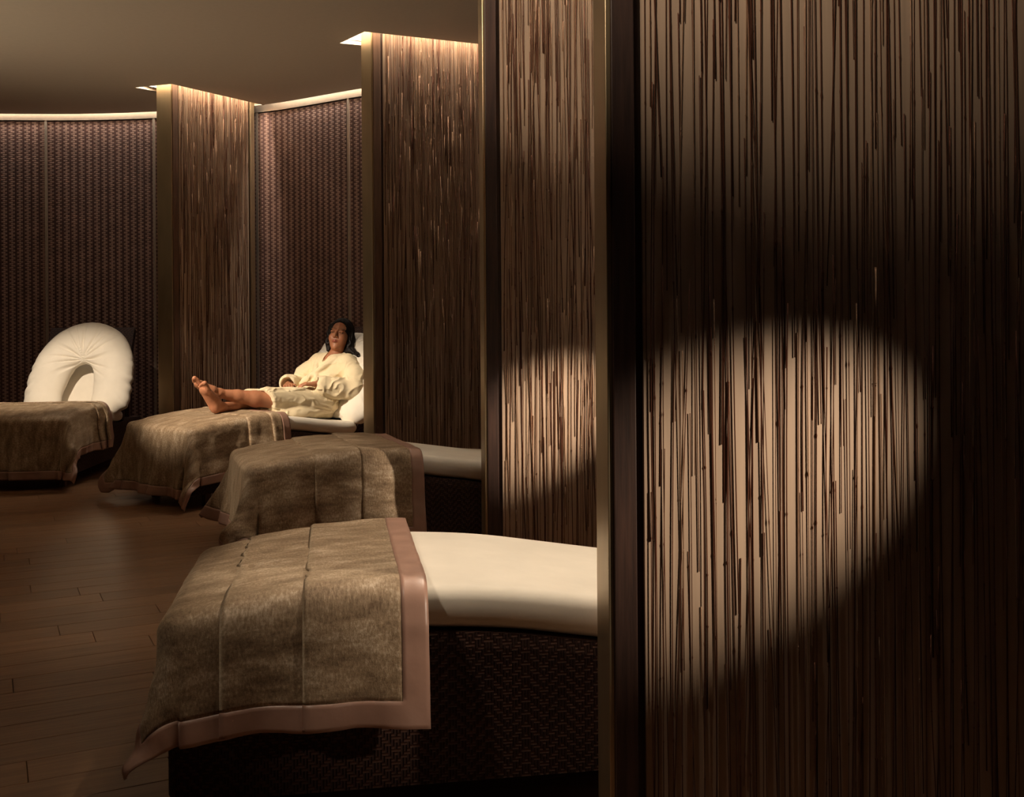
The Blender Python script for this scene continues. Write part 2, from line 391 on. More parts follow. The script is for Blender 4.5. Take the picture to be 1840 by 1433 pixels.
def partition(p, label, n_reeds, singles, pitch, vis_z=(.3, 2.0), vis_x=(0, 9), radk=1.0, tan=0.15, skew=0.0):
    Lg = p['len']-p['m']*0.2; T = fin_T(p)
    root = thing('partition', label, 'partition', T.translation, p['ang'])
    H = CEIL+.10
    t2 = T_
    # the core with a recessed field on each face, framed by stiles
    bx('core', (.052, .030, 0), (Lg, t2-.030, H), M['wenge'], root)
    SH = Matrix.Identity(4); SH[0][1] = -skew
    bx('end_cap', (-.012, .010, 0), (.000, t2-.010, H), M['bronze'], root, .002, SH)
    bx('end_post', (0, .004, 0), (.050, t2-.004, H), M['stile'] if p['led'] > 5 and p['m'] < .1 else M['wenge'], root, .002, SH)
    for y0, y1 in ((.018, .0299), (t2-.0299, t2-.018)):
        bx('backing_panel', (.070, y0, .05), (Lg-.07, y1, H-.02), M['board'], root)
    for y0, y1 in ((.0, .029), (t2-.029, t2)):
        bx('stile', (Lg-.055, y0, 0), (Lg-.012, y1, H), M['bronze'], root, .002)
        bx('bottom_rail', (.052, y0+.003, 0), (Lg-.056, y1, .049), M['wenge'], root, .002)
    R_ = random.Random(n_reeds*7+singles); cand = []; x0, x1 = .074, Lg-.078; cols = int((x1-x0)/pitch)
    for c in range(cols):
        z = .052-R_.random()*.6; xc = x0+(x1-x0)*(c+R_.uniform(.1, .9))/cols
        while z < H-.25:
            ln = R_.choice((.7, 1.0, 1.3, 1.7)); za = max(.052, z); zb = min(H-.02, z+ln); z += ln*R_.uniform(.72, .99)
            if zb-za < .2: continue
            x = xc+R_.gauss(0, .004); tilt = R_.gauss(0, .0085)*(3 if R_.random() < .2 else 1)
            xe = x+(zb-za)*math.sin(tilt)
            if not (x0-.002 < xe < x1+.002 and x0-.002 < x < x1+.002): tilt = 0; x = min(max(x, x0), x1)
            k = R_.uniform(.6, 1.05)*radk*(1.5 if R_.random() < .08 else 1)
            y = .018-.0021*k-R_.random()*.0035
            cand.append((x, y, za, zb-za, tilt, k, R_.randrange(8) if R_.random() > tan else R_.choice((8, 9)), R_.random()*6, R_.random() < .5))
    def score(c):
        z0, z1 = max(c[2], vis_z[0]), min(c[2]+c[3], vis_z[1])
        return (z1-z0) if vis_x[0] <= c[0] <= vis_x[1] else -1
    cand.sort(key=score, reverse=True)
    VV = {0: ([], []), 1: ([], [])}
    for q, (x, y, z, ln, tilt, k, mi, rot, flip) in enumerate(cand):
        Mx = Matrix.Translation((x, y, z)) @ Matrix.Rotation(tilt, 4, 'Y')
        if flip: Mx = Mx @ Matrix.Translation((0, 0, ln)) @ Matrix.Rotation(PI, 4, 'Y')
        Mx = Mx @ Matrix.Diagonal((k, k, ln, 1)) @ Matrix.Rotation(0.0 if math.cos(rot) > 0 else PI, 4, 'Z')
        if q < singles:
            o = bpy.data.objects.new('reed', REED_ME[mi]); C.objects.link(o); o.parent = root; o.matrix_local = Mx
        else:
            V, F = VV[0 if mi < 8 else 1]
            A = np.array(RV[mi][0]); A = np.c_[A, np.ones(len(A))] @ np.array(Mx).T
            n0 = len(V); V += A[:, :3].tolist(); F += [tuple(n0+j for j in f) for f in RV[mi][1]]
    for key, nm in ((0, 'dark_reeds'), (1, 'tan_reeds')):
        V, F = VV[key]
        if V:
            o = from_np(nm, V, F, M['reed'] if key == 0 else M['reed_tan'], root); o['kind'] = 'stuff'
    return root
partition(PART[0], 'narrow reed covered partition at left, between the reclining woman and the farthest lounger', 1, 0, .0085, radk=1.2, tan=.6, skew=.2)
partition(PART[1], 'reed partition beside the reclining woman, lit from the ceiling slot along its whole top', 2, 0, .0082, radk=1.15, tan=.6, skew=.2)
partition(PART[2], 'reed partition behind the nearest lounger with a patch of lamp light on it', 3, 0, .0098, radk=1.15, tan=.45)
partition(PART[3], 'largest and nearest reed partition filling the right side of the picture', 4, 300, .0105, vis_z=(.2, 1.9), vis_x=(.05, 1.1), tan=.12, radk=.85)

# ------------------------------------------------------------------ loungers
LW = .76; HW = LW/2; MT = .10
PU = np.array([-.3, 0, .12, .3, .55, .8, 1.05, 1.3, 1.5, 2.2]); PZ = np.array([.385, .395, .425, .445, .455, .44, .40, .36, .36, .36])
def zbody(u):
    acc = 0
    for k in (-.08, -.04, 0, .04, .08): acc = acc+np.interp(np.asarray(u)+k, PU, PZ)
    return acc/5
def sweep(name, path, normals, section, mat, parent, ends=True, endscale=None):
    """section: list of (w, n); path: list of (u, z)"""
    V = []; F = []; ns = len(section)
    for i, ((u, z), (nu, nz)) in enumerate(zip(path, normals)):
        k = 1 if endscale is None else endscale[i]
        kc = (max(s[1] for s in section)+min(s[1] for s in section))/2
        for (w_, n_) in section:
            n2 = kc+(n_-kc)*k; w2 = w_*(.92+.08*k)
            V.append((u+nu*n2, w2, z+nz*n2))
    for i in range(len(path)-1):
        for k in range(ns):
            a = i*ns+k; b = i*ns+(k+1) % ns; F.append((a, a+ns, b+ns, b))
    if ends: F.append(tuple(range(ns))); F.append(tuple((len(path)-1)*ns+k for k in range(ns-1, -1, -1)))
    return from_np(name, V, F, mat, parent)
def rrect(hw, t, r, n=5):
    out = []
    for cx, cy, a0 in ((hw-r, r, -PI/2), (hw-r, t-r, 0), (-hw+r, t-r, PI/2), (-hw+r, r, PI)):
        for k in range(n+1):
            a = a0+PI/2*k/n; out.append((cx+r*math.cos(a), cy+r*math.sin(a)))
    # extra points along the flat sides keep the shading soft
    return out
def path_normals(P):
    out = []
    for i in range(len(P)):
        a = P[max(0, i-1)]; b = P[min(len(P)-1, i+1)]; du, dz = b[0]-a[0], b[1]-a[1]; l = math.hypot(du, dz); out.append((-dz/l, du/l))
    return out
BACK0, BACK1 = (1.405, .40), (1.80, 1.16)
def make_lounger(label, loc, rz):
    root = thing('lounger', label, 'lounger', loc, rz, 'woven loungers standing in a row between the partitions')
    # woven body: rounded plan, curved top
    R = .07; plan = []
    for cu, cw, a0 in ((R, -HW+R, PI*1.5), (R, HW-R, PI)):
        for k in range(7):
            a = a0-PI/2*k/6; plan.append((cu+R*math.cos(a), cw+R*math.sin(a)))
    near = [(u, -HW) for u in np.linspace(1.93, R+.04, 44)]; far = [(u, HW) for u in np.linspace(R+.04, 1.93, 44)]
    plan = near+plan+far; n = len(plan)
    per = [0]
    for a, b in zip(plan, plan[1:]+plan[:1]): per.append(per[-1]+math.hypot(b[0]-a[0], b[1]-a[1]))
    zs = (0.0, .1, .5, .9, 1.0); V = []; F = []; U = []
    for j, f in enumerate(zs):
        for i, (u, w_) in enumerate(plan):
            zt = float(zbody(u)); z = .09+(zt-.09)*f; ins = .012 if j in (4,) else 0
            V.append((u+(ins if u < .1 else 0), w_*(1-ins*2), z)); U.append((per[i], z))
    for j in range(len(zs)-1):
        for i in range(n):
            a = j*n+i; b = j*n+(i+1) % n; F.append((a, b, b+n, a+n))
    k = (len(zs)-1)*n
    for i in range(n//2-1):                                        # top skin joins opposite plan points
        a, b = i, i+1; c, d = n-1-i, n-2-i
        F.append((k+a, k+b, k+d, k+c)); F.append((a, c, d, b))
    o = from_np('woven_body', V, F, M['wicker'], root, smooth=False, uv=U)
    for u, w_ in ((.17, -.30), (.17, .30), (1.75, -.30), (1.75, .30)):
        m = MB(); m.box((u-.022, w_-.022, 0), (u+.022, w_+.022, .095)); m.build('leg', M['leg'], root, .003)
    # backrest board of the same weave, leaning
    ang = math.atan2(BACK1[1]-BACK0[1], BACK1[0]-BACK0[0]); ln = math.hypot(BACK1[0]-BACK0[0], BACK1[1]-BACK0[1])
    T = Matrix.Translation((BACK0[0], 0, BACK0[1])) @ Matrix.Rotation(-ang, 4, 'Y')
    me = bpy.data.meshes.new('backrest'); mm = MB(); mm.box((-.02, -HW+.02, -.07), (ln, HW-.02, -.01)); me.from_pydata([tuple(p) for p in mm.v], [], mm.f); me.update()
    box_uv(me)
    for l_ in me.uv_layers[0].data: l_.uv = l_.uv
    me.transform(T); link('backrest', me, M['wicker'], root)
    bars = MB(); bars.box((1.83, -.30, .34), (1.87, -.26, .98)); bars.box((1.83, .26, .34), (1.87, .30, .98)); bars.box((1.83, -.30, .94), (1.87, .30, .98))
    bars.build('backrest_prop', M['leg'], root)
    # mattress in two pieces
    us = np.concatenate([[.0, .006, .02, .045, .08], np.linspace(.13, 1.30, 34), [1.35, 1.385, 1.405, 1.415, 1.42]])
    P = [(float(u), float(zbody(u))+.003) for u in us]; es = [.2, .55, .8, .95, 1]+[1]*34+[1, .95, .8, .55, .2]
    sweep('seat_mattress', P, path_normals(P), rrect(HW-.005, MT, .045), M['linen'], root, endscale=es)
    q = np.linspace(0, .925, 20); P = [(1.43+(BACK1[0]-1.43)*t, .455+(BACK1[1]-.075-.455)*t) for t in q]
    es = [.3, .7, .92]+[1]*14+[.92, .7, .3]
    sweep('back_mattress', P, path_normals(P), rrect(HW-.058, .09, .04), M['linen'], root, endscale=es)
    return root

class Drape:
    """A blanket laid over a lounger: flat on the mattress, hanging at both sides and over the foot end, with Z-folds across it."""
    def __init__(s, knots, foot_hem, q_near, q_far, seed, wr=1.0, floor=False, flare=.07, corner=.42, sag=1.0):
        s.k = knots; s.foot = foot_hem; s.qn = q_near; s.qf = q_far; s.seed = seed; s.wr = wr; s.flare = flare; s.corner = corner; s.sag = sag
        K = knots+[(-foot_hem, 0.0)]
        A = []; acc = 0.0
        for i, (a, h) in enumerate(K):
            if i: acc += abs(a-K[i-1][0])
            A.append(acc)
        s.A = np.array(A); s.ka = np.array([x[0] for x in K]); s.kh = np.array([x[1] for x in K]); s.S = acc
    def top(s, a): return zbody(np.maximum(a, 0))+MT+.012
    def pos(s, sv, tv):
        a = np.interp(sv, s.A, s.ka); h = np.interp(sv, s.A, s.kh)
        R = .045; inner = HW-R+.012
        p = np.maximum(0, -(a-R)); q = np.maximum(0, np.abs(tv)-inner)*(1-.13*np.clip((.6-a)/.6, 0, 1)); sg = np.where(tv < 0, -1.0, 1.0)
        r = (p**3+q**3+1e-15)**(1/3); phi = np.arctan2(p, q+1e-9)
        cf = np.sin(2*phi)**2
        fl = s.flare+s.corner*cf*np.clip(r/.25, 0, 1)
        # waves along the hanging edges
        wob = np.array([noise.noise(Vector((float(x)*7+s.seed, float(z)*3, s.seed*1.7))) for x, z in zip((a*(q > 0)+tv*(p > 0)), sg)])
        hang = np.clip((r-R)/.35, 0, 1.4)
        fl = fl+.22*wob*hang*s.wr
        arc = R*PI/2; inarc = np.minimum(r, arc)
        out = R*np.sin(inarc/R)+np.maximum(0, r-arc)*np.sin(np.clip(fl, .0, 1.2))
        dn = R*(1-np.cos(inarc/R))+np.maximum(0, r-arc)*np.cos(np.clip(fl, .0, 1.2))
        dn = dn+(.016-np.minimum(h, .016))*1.3*np.clip((r-.1)/.2, 0, 1)
        ou = np.sin(phi)*out; ow = np.cos(phi)*out
        nh = h*(1+1.8*np.clip(r/.1, 0, 1))                          # layers open up as they hang
        th = inarc/R
        ax = np.maximum(a, R)-ou - nh*np.sin(th)*np.sin(phi)
        y = sg*(np.minimum(np.abs(tv), inner)+ow + nh*np.sin(th)*np.cos(phi))
        z = s.top(ax)-dn+nh*np.cos(th)
        zt0 = s.top(np.maximum(a, R)); z = np.where(p > 0, s.top(np.zeros_like(ax)+R)-dn+nh*np.cos(th), zt0-dn+nh*np.cos(th))
        # crumples
        cr = np.array([noise.fractal(Vector((float(x)*9, float(t)*6, s.seed)), .8, 2.0, 3) for x, t in zip(sv, tv)])
        amp = .0045*s.wr
        y = y+sg*cr*amp*np.sin(th); z = z+cr*amp*np.cos(th); ax = ax-cr*amp*np.sin(th)*np.sin(phi)
        # soft swags and gathers in the hanging cloth
        sw = np.array([noise.noise(Vector((float(tt)*4.2, float(rr_)*7+2.2*float(tt)**2*5, s.seed+float(aa)*3.5))) for tt, rr_, aa in zip(tv*(p > 0), r, a*(q > 0))])
        gw = np.clip((r-.08)/.2, 0, 1)*.026*s.sag; g2 = np.clip(sw+.25, 0, 1)*gw+.006*np.clip(r/.03, 0, 1)
        ax = ax-np.sin(phi)*g2; y = y+sg*np.cos(phi)*g2
        low = .014+.004*cr; z = np.where(z < low, low, z)
        return np.stack([ax, y, z], -1)
    def build(s, name, label, loc, rz, border=.062, group='velvet blankets with satin borders draped over the loungers', side_border=True):
        ds = .0105; t0, t1 = -(HW+s.qn), HW+s.qf
        ns = int(s.S/ds); nt = int((t1-t0)/.013)
        # snap one grid line to the border seam
        sv = np.unique(np.concatenate([np.linspace(0, border, 7), np.linspace(border, s.S-border, ns), np.linspace(s.S-border, s.S, 7)]))
        tv = np.unique(np.concatenate([np.linspace(t0, t0+border, 7), np.linspace(t0+border, t1-border, nt), np.linspace(t1-border, t1, 7)]))
        S2, T2 = np.meshgrid(sv, tv, indexing='ij'); P = s.pos(S2.ravel(), T2.ravel()); nS, nT = S2.shape
        uv = np.stack([S2.ravel(), T2.ravel()], -1)
        i, j = np.meshgrid(np.arange(nS-1), np.arange(nT-1), indexing='ij'); a = (i*nT+j).ravel()
        Q = np.stack([a, a+1, a+nT+1, a+nT], -1)
        sm = (sv[:-1]+sv[1:])/2; tm = (tv[:-1]+tv[1:])/2
        isb = ((sm[:, None] < border) | (sm[:, None] > s.S-border) | (tm[None] < t0+border) | (tm[None] > t1-border)).ravel()
        root = thing(name, label, 'blanket', loc, rz, group)
        for nm, mask, mat in (('throw', ~isb, M['velvet']), ('satin_border', isb, M['satin'])):
            q = Q[mask]; used = np.unique(q); mp = np.full(len(P), -1); mp[used] = np.arange(len(used))
            o = from_np(nm, P[used], mp[q], mat, root, True, uv[used])
            md = o.modifiers.new('thickness', 'SOLIDIFY'); md.thickness = .006 if nm == 'throw' else .007; md.offset = 1
        return root

LO = [((-.87, 2.805, 0), 9.5), ((-1.365, 5.27, 0), 20), ((-2.34, 6.96, 0), 50), ((-3.585, 7.56, 0), 94)]
for (loc, dg), lb in zip(LO, (
    'nearest lounger in view, cream mattress on a dark woven base',
    'lounger between the nearest one and the one the woman lies on',
    'lounger on which the woman in the robe reclines',
    'farthest lounger at the left edge, with the upright curved pillow on it')):
    make_lounger(lb, loc, math.radians(dg))
Drape([(.605, .017), (.32, .017), (.37, .011), (.135, .008), (.19, .004)], .23, .30, .30, 3.1, 1.0, flare=.05, corner=.30, sag=.35).build(
    'blanket', 'taupe velvet blanket folded in three broad pleats over the foot of the nearest lounger', LO[0][0], math.radians(LO[0][1]))
Drape([(.83, .015), (.53, .015), (.58, .010), (.31, .008), (.37, .004)], .34, .40, .32, 8.3, 1.2, flare=.08, corner=.45, sag=.7).build(
    'blanket', 'pleated velvet blanket over the second nearest lounger, its satin edge beside the bare mattress', LO[1][0], math.radians(LO[1][1]))
Drape([(.74, .015), (.60, .015), (.66, .010), (.42, .008), (.47, .004)], .41, .39, .34, 12.7, 1.0, flare=.05, corner=.30).build(
    'blanket', "velvet blanket under the woman's bare feet, hanging to the floor at the lounger's foot", LO[2][0], math.radians(LO[2][1]))
Drape([(.80, .020), (.68, .020), (.73, .014), (.56, .009), (.61, .005)], .40, .33, .34, 17.9, 1.0, flare=.06, corner=.38).build(
    'blanket', 'brown velvet blanket over the farthest lounger in front of the curved pillow', LO[3][0], math.radians(LO[3][1]))

# ------------------------------------------------------------------ organic shapes from distance fields
import openvdb
class Field:
    def __init__(s, lo, hi, h, bg=.05):
        s.lo = np.array(lo, float); s.h = h; s.n = np.ceil((np.array(hi)-s.lo)/h).astype(int)+1; s.bg = bg
        s.D = np.full(s.n, bg, np.float32)
    def _box(s, lo, hi):
        a = np.clip(np.floor((np.array(lo)-s.lo)/s.h).astype(int), 0, s.n); b = np.clip(np.ceil((np.array(hi)-s.lo)/s.h).astype(int)+1, 0, s.n)
        sl = tuple(slice(i, j) for i, j in zip(a, b))
        ax = [(s.lo[k]+s.h*np.arange(a[k], b[k])).astype(np.float32) for k in range(3)]
        return sl, ax[0][:, None, None], ax[1][None, :, None], ax[2][None, None, :]
    def _put(s, sl, d, k, op):
        A = s.D[sl]
        if A.size == 0: return
        if op == 'add':
            if k > 0:
                h = np.clip(.5+.5*(A-d)/k, 0, 1); r = A*(1-h)+d*h-k*h*(1-h)
            else: r = np.minimum(A, d)
        else:
            if k > 0:
                h = np.clip(.5-.5*(A+d)/k, 0, 1); r = A*(1-h)+(-d)*h+k*h*(1-h)
            else: r = np.maximum(A, -d)
        s.D[sl] = np.clip(r, -s.bg, s.bg)
    def cap(s, a, b, ra, rb=None, k=.01, op='add'):
        rb = ra if rb is None else rb; a = np.array(a, float); b = np.array(b, float); R = max(ra, rb)+s.bg
        sl, X, Y, Z = s._box(np.minimum(a, b)-R, np.maximum(a, b)+R); ab = b-a; L2 = float(ab@ab)+1e-12
        t = np.clip(((X-a[0])*ab[0]+(Y-a[1])*ab[1]+(Z-a[2])*ab[2])/L2, 0, 1)
        d = np.sqrt((X-a[0]-t*ab[0])**2+(Y-a[1]-t*ab[1])**2+(Z-a[2]-t*ab[2])**2)-(ra+(rb-ra)*t)
        s._put(sl, d, k, op)
    def ell(s, c, r, k=.01, op='add', R=None):
        """ellipsoid; R: 3x3 with the local axes as columns"""
        c = np.array(c, float); r = np.array(r, float); m = r.max()+s.bg
        sl, X, Y, Z = s._box(c-m, c+m); X = X-c[0]; Y = Y-c[1]; Z = Z-c[2]
        if R is not None:
            R = np.array(R); X, Y, Z = (X*R[0, i]+Y*R[1, i]+Z*R[2, i] for i in range(3))
        k0 = np.sqrt((X/r[0])**2+(Y/r[1])**2+(Z/r[2])**2); k1 = np.sqrt((X/r[0]**2)**2+(Y/r[1]**2)**2+(Z/r[2]**2)**2)+1e-9
        s._put(sl, k0*(k0-1)/k1, k, op)
    def chain(s, pts, k=.01, op='add'):
        for (a, ra), (b, rb) in zip(pts, pts[1:]): s.cap(a, b, ra, rb, k, op)
    def mesh(s):
        g = openvdb.FloatGrid(background=s.bg); g.copyFromArray(s.D)
        p, t, q = g.convertToPolygons(isovalue=0.0, adaptivity=0.0)
        P = p*s.h+s.lo; q = q[:, ::-1]
        return P, q
def sdf_obj(name, F, mat, parent, T=None, warp=None, smooth_it=0):
    P, q = F.mesh()
    if warp is not None: P = warp(P)
    if T is not None: P = (np.c_[P, np.ones(len(P))] @ np.array(T).T)[:, :3]
    o = from_np(name, P, q, mat, parent)
    bm = bmesh.new(); bm.from_mesh(o.data); bmesh.ops.recalc_face_normals(bm, faces=bm.faces)
    if smooth_it:
        for _ in range(smooth_it): bmesh.ops.smooth_vert(bm, verts=bm.verts, factor=.5, use_axis_x=True, use_axis_y=True, use_axis_z=True)
    bm.to_mesh(o.data); bm.free(); o.data.polygons.foreach_set('use_smooth', [True]*len(o.data.polygons)); return o

# ------------------------------------------------------------------ curved pillows (x across, y thickness, z up)
def curved_pillow(label, loc_T, seed=1, sx=1.0, sz=1.0):
    R_ = .165; pts = [((-.300, 0, .12), .150), ((-.292, 0, .24), .165), ((-.255, 0, .38), .170), ((-.165, 0, .50), .172), ((0, 0, .555), .172),
                      ((.160, 0, .50), .172), ((.245, 0, .38), .168), ((.275, 0, .24), .162), ((.285, 0, .12), .155)]
    F = Field((-.52, -.24, -.08), (.52, .24, .80), .006, .05)
    # smooth the spine with a Catmull pass
    Q = catmull([p[0] for p in pts], 5); rr = np.interp(np.linspace(0, 1, len(Q)), np.linspace(0, 1, len(pts)), [p[1] for p in pts])
    F.chain([((q.x, 0, q.z), float(r)) for q, r in zip(Q, rr)], k=.0)
    for sgn, x in ((-1, -.30), (1, .285)): F.ell((x, 0, .075), (.158, .125, .085), .03)
    def warp(P):
        P = P.copy(); c = np.array([0, 0, .40]); dx = P[:, 0]; dz = P[:, 2]-.40; ang = np.arctan2(dx, dz); r = np.hypot(dx, dz)
        P[:, 1] *= .62
        w = np.clip(1-np.abs(r-.10)/.26, 0, 1)**1.2*(np.clip((dz+.25)/.2, 0, 1))
        f = np.sin(ang*17+np.sin(ang*5+seed)*1.7+r*6)
        cre = -np.clip(f-.35, 0, 1)*.034*w
        n2 = np.array([noise.fractal(Vector((float(p[0])*5, float(p[2])*5, float(p[1])*3+seed)), 1, 2, 3) for p in P])
        P[:, 1] += np.sign(P[:, 1])*(cre+n2*.006)*np.clip(np.abs(P[:, 1])/.05, 0, 1)
        e = np.clip((r-.38)/.1, 0, 1); k = 1+e*(.012*np.sin(ang*30+seed)+.010*np.sin(ang*47))
        P[:, 0] *= k*sx; P[:, 2] *= sz
        return P
    root = thing('curved_pillow', label, 'pillow')
    root.matrix_world = loc_T
    sdf_obj('filled_cover', F, M['linen'], root, None, warp, 1)
    Sm = catmull([(-.30, 0, -.0), (-.455, 0, .12), (-.455, 0, .30), (-.40, 0, .47), (-.27, 0, .63), (-.1, 0, .712), (.08, 0, .715), (.25, 0, .63), (.37, 0, .48), (.425, 0, .3), (.44, 0, .12), (.30, 0, .0)], 10)
    return root
def lT(i): (loc, dg) = LO[i]; return Matrix.Translation(loc) @ Matrix.Rotation(math.radians(dg), 4, 'Z')
bang = math.atan2(BACK1[1]-BACK0[1], BACK1[0]-BACK0[0])
# pillow frame -> lounger frame: x -> -y(lounger, seen from the foot), z -> up the backrest, y -> away from the viewer
def pillow_T(i, u, z, lean, w=0.0, turn=0.0):
    B = Matrix(((0, 1, 0, 0), (-1, 0, 0, 0), (0, 0, 1, 0), (0, 0, 0, 1)))
    return lT(i) @ Matrix.Translation((u, w, z)) @ Matrix.Rotation(turn, 4, 'Z') @ Matrix.Rotation(-(bang-PI/2)+lean if False else (PI/2-bang)+lean, 4, 'Y') @ B
curved_pillow('plump cream curved pillow standing as an arch on the farthest lounger', pillow_T(3, 1.20, .475, math.radians(-2), w=-.045, turn=math.radians(-8)), 2, 1.0, 1.10)
curved_pillow("cream curved pillow wrapped behind the reclining woman's back", pillow_T(2, 1.43, .46, math.radians(1)), 5, 1.0)

# ------------------------------------------------------------------ the reclining woman (lounger frame: u to the head end, w to her right, z up)
def skin_mat():
    m, nt, b = newmat('skin')
    c = N(nt, 'ShaderNodeVertexColor'); c.layer_name = 'tint'
    n = noi(nt, tex(nt), 60, 3); mu = N(nt, 'ShaderNodeMix', data_type='RGBA', blend_type='MULTIPLY'); mu.inputs[0].default_value = 1
    L(nt, c.outputs[0], mu.inputs[6]); L(nt, ramp(nt, n, [(.3, (.90, .88, .87)), (.7, (1, 1, 1))]), mu.inputs[7])
    L(nt, mu.outputs[2], b.inputs['Base Color']); b.inputs['Roughness'].default_value = .48
    b.inputs['Subsurface Weight'].default_value = .12; b.inputs['Subsurface Radius'].default_value = (.02, .008, .004); b.inputs['Subsurface Scale'].default_value = .5
    return m
M['skin'] = skin_mat()
M['hair'] = plain('black_hair', (.010, .006, .005), .5, var=.3, vs=60, spec=.2)
hs = 1.10
HC = np.array([1.560, -.020, 1.085])
f_ = np.array([-.82, -.46, .28]); f_ /= np.linalg.norm(f_); up = np.array([.30, .06, .95]); up -= f_*(up@f_); up /= np.linalg.norm(up)
xr = np.cross(f_, up); HR = np.stack([xr, f_, up], 1)
def hp(x, y, z): return HC+HR@(np.array([x, y, z])*hs)
def he(F, c, r, k, op='add'): F.ell(hp(*c), np.array(r)*hs, k, op, HR)
def hc(F, a, b, ra, rb, k, op='add'): F.cap(hp(*a), hp(*b), ra*hs, rb*hs, k, op)
B = Field((.22, -.37, .46), (1.74, .37, 1.27), .003, .04)
# torso (under the robe) and neck
B.ell((1.37, 0, .60), (.12, .155, .115), .03); B.ell((1.42, 0, .70), (.095, .125, .13), .05); B.ell((1.485, 0, .83), (.085, .145, .12), .05)
B.chain([((1.50, -.15, .89), .045), ((1.52, 0, .905), .05), ((1.50, .15, .89), .045)], .03)
B.cap((1.515, -.002, .90), hp(0, -.012, -.055), .054, .050, .025)
# head
he(B, (0, -.012, .035), (.070, .090, .082), .01); he(B, (0, .020, -.028), (.060, .064, .086), .02)
he(B, (0, .030, -.068), (.047, .046, .045), .02); he(B, (0, .064, -.098), (.019, .015, .016), .02)
for s in (-1, 1):
    he(B, (s*.036, .056, -.030), (.023, .024, .028), .02)
    he(B, (s*.031, .093, .012), (.018, .013, .0105), .012, 'sub')
    he(B, (s*.031, .0735, .010), (.0165, .0125, .0105), .004)
    hc(B, (s*.012, .0835, .0275), (s*.044, .071, .030), .005, .0045, .008)
    he(B, (s*.074, -.006, -.002), (.009, .017, .030), .004)
hc(B, (0, .080, .018), (0, .101, -.020), .0070, .0100, .010); he(B, (0, .104, -.026), (.0115, .0105, .0100), .006)
for s in (-1, 1):
    he(B, (s*.0125, .093, -.030), (.0075, .0095, .0075), .004); he(B, (s*.0062, .103, -.0375), (.0035, .0045, .004), .002, 'sub')
    hc(B, (s*.020, .079, -.0560), (s*.004, .0890, -.0535), .0030, .0048, .005)
    hc(B, (s*.018, .079, -.0620), (0, .0880, -.0645), .0038, .0056, .005)
for s in (-1, 1): hc(B, (s*.025, .0850, -.0565), (0, .0985, -.0592), .0018, .0022, .002, 'sub')
# arms and hands resting in the lap
Lsh, Lel, Lwr = (1.50, -.16, .88), (1.455, -.265, .685), (1.225, -.150, .735)
Rsh, Rel, Rwr = (1.50, .16, .88), (1.37, .265, .70), (1.175, .130, .725)
B.chain([(Lsh, .044), (Lel, .036)], .02); B.chain([(Lel, .036), ((1.35, -.212, .708), .034), (Lwr, .0225)], .015)
B.chain([(Rsh, .044), (Rel, .036)], .02); B.chain([(Rel, .036), ((1.28, .205, .712), .034), (Rwr, .0225)], .015)
def hand(wr, mid, nrm, side, curl=.5, k=1.0):
    """wrist, knuckle centre, palm-down normal, side = direction of the thumb"""
    wr, mid, nrm, side = (np.array(x, float) for x in (wr, mid, nrm, side)); d = (mid-wr); d /= np.linalg.norm(d)
    nrm -= d*(nrm@d); nrm /= np.linalg.norm(nrm); side = side-d*(side@d)-nrm*(side@nrm); side /= np.linalg.norm(side)
    B.cap(wr, wr+d*.03, .021, .021, .012)
    for j, o in enumerate((.028, .009, -.010, -.028)): B.cap(wr+d*.025+side*o*.5, mid+side*o, .0155, .0115, .006)
    for j, (o, l) in enumerate(((.029, .070), (.010, .078), (-.010, .072), (-.029, .056))):
        a = mid+side*o; r0 = .0090-.0006*j
        d1 = d*math.cos(curl*.6)+nrm*math.sin(curl*.6); d2 = d*math.cos(curl*1.5)+nrm*math.sin(curl*1.5)
        b = a+d1*l*.45; c = b+d2*l*.30; e = c+(d*math.cos(curl*2.1)+nrm*math.sin(curl*2.1))*l*.25
        B.chain([(a, r0+.0015), (b, r0), (c, r0-.001), (e, r0-.002)], .0015)
    t0 = wr+d*.022+side*.022; t1 = t0+(d*.6+side*.75)*.034+nrm*.006; t2 = t1+(d*.95+side*.15)*.030+nrm*.006
    B.chain([(t0, .0130), (t1, .0105), (t2, .0085)], .003)
hand(Lwr, (1.150, -.105, .738), (0, .05, -1), (-.35, .8, .25), .55)
hand(Rwr, (1.120, .060, .722), (0, -.1, -1), (.3, -.8, .35), .45)
